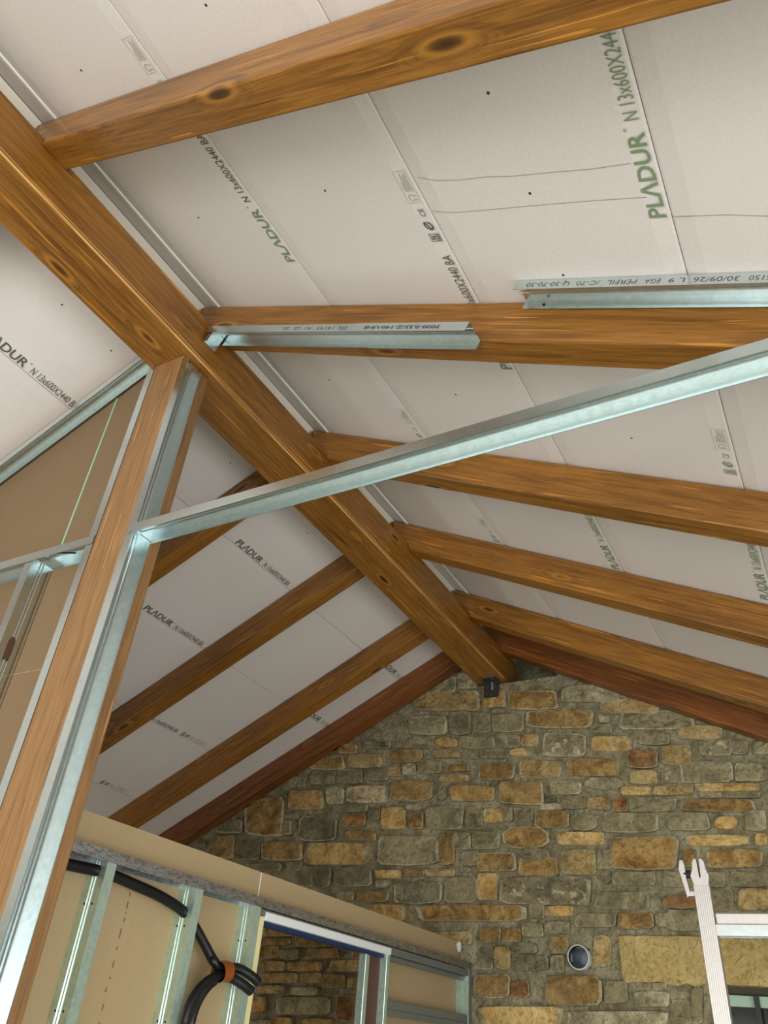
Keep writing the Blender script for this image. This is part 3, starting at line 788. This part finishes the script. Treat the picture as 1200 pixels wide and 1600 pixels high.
pC = [onX(270, 1800, -.135), onX(284, 1680, -.135), onX(298, 1600, -.135), onX(309, 1566, -.135), onX(324, 1542, -.13), onX(334, 1533, -.128)]
cC = mk('corrugated_conduit', conduit(pC, .0150), BLACK, None, None, 0, True)
tag(cC, 'thin black corrugated conduit rising beside the taped one, ending at the tape', 'conduit')

# ------------------------------------------------------------------ aluminium upright with clamp head
yu = 3.45
up_ = empty('aluminium_upright'); tag(up_, 'ribbed aluminium upright with clamp head and cross rail, standing before the window', 'scaffold')
T0, T1 = onY(1097, 1385, yu), onY(1137, 1640, yu)
dirv = (T1-T0).normalized(); ft = T0+dirv*((0-T0.z)/dirv.z)
ex_ = (T0-ft).normalized(); ey_ = Vector((0, 1, 0)); ey_ = (ey_-ex_*ey_.dot(ex_)).normalized(); ez_ = ex_.cross(ey_)
Wd = .029
prof = []
for i in range(8):
    u = -Wd+2*Wd*i/8
    prof += [(-.022, u), (-.022, u+Wd/6), (-.0185, u+Wd/6), (-.0185, u+Wd/4)] if i < 8 else []
prof = prof+[(-.022, Wd), (.03, Wd), (.03, -Wd)]
Lr = (T0-ft).length
mk('rail', extr([(p[0], p[1]) for p in prof], Lr), ALU, up_, frame(ft, ex_, ey_, ez_))
hM = frame(T0, ex_, ey_, ez_)
m = MB()
m.prism([(0, -.02, -.027), (.035, -.02, -.034), (.06, -.02, -.026), (.085, -.02, -.024), (.098, -.02, -.017), (.098, -.02, -.004), (.03, -.02, -.002), (.03, -.02, .002), (.098, -.02, .004), (.098, -.02, .015), (.085, -.02, .022), (.06, -.02, .026), (.035, -.02, .036), (0, -.02, .027)], (0, .04, 0))
mk('clamp_head', m, ALU, up_, hM, .003)
m = MB(); sg = 1 if ez_.x < 0 else -1
m.prism([(-.03, -.014, sg*.044), (.03, -.014, sg*.052), (.075, -.014, sg*.052), (.095, -.014, sg*.056), (.095, -.014, sg*.070), (.06, -.014, sg*.078), (.0, -.014, sg*.066), (-.042, -.014, sg*.06)], (0, .028, 0))
m.prism([(-.036, -.012, sg*.02), (-.018, -.012, sg*.02), (-.018, -.012, sg*.055), (-.036, -.012, sg*.055)], (0, .024, 0))
mk('clamp_jaw', m, ALU, up_, hM, .002)
mk('clamp_bolt', MB().tube([(.045, 0, min(sg*.03, sg*.06)), (.045, 0, max(sg*.03, sg*.06))], .015, 10), IRON, up_, hM)
H0 = onY(1120, 1446, yu)
def bar(z0, z1, y0, y1, mt, nm):
    mk(nm, MB().box((H0.x, yu+y0, H0.z+z0), (H0.x+.95, yu+y1, H0.z+z1)), mt, up_, None, .006)
bar(.0, .042, -.02, .02, ALU, 'cross_rail')
mk('cross_channel', extr(channel(.05, .036), .95), GALV, up_, frame((H0.x, yu-.025, H0.z-.001), (1, 0, 0), (0, 1, 0), (0, 0, 1)))
R1_ = ft+Vector((.97, 0, 0))
mk('rail', extr([(p[0], p[1]) for p in prof], Lr), ALU, up_, frame(R1_, ex_, ey_, ez_))

print('stones', nst, 'objects', len(bpy.data.objects))
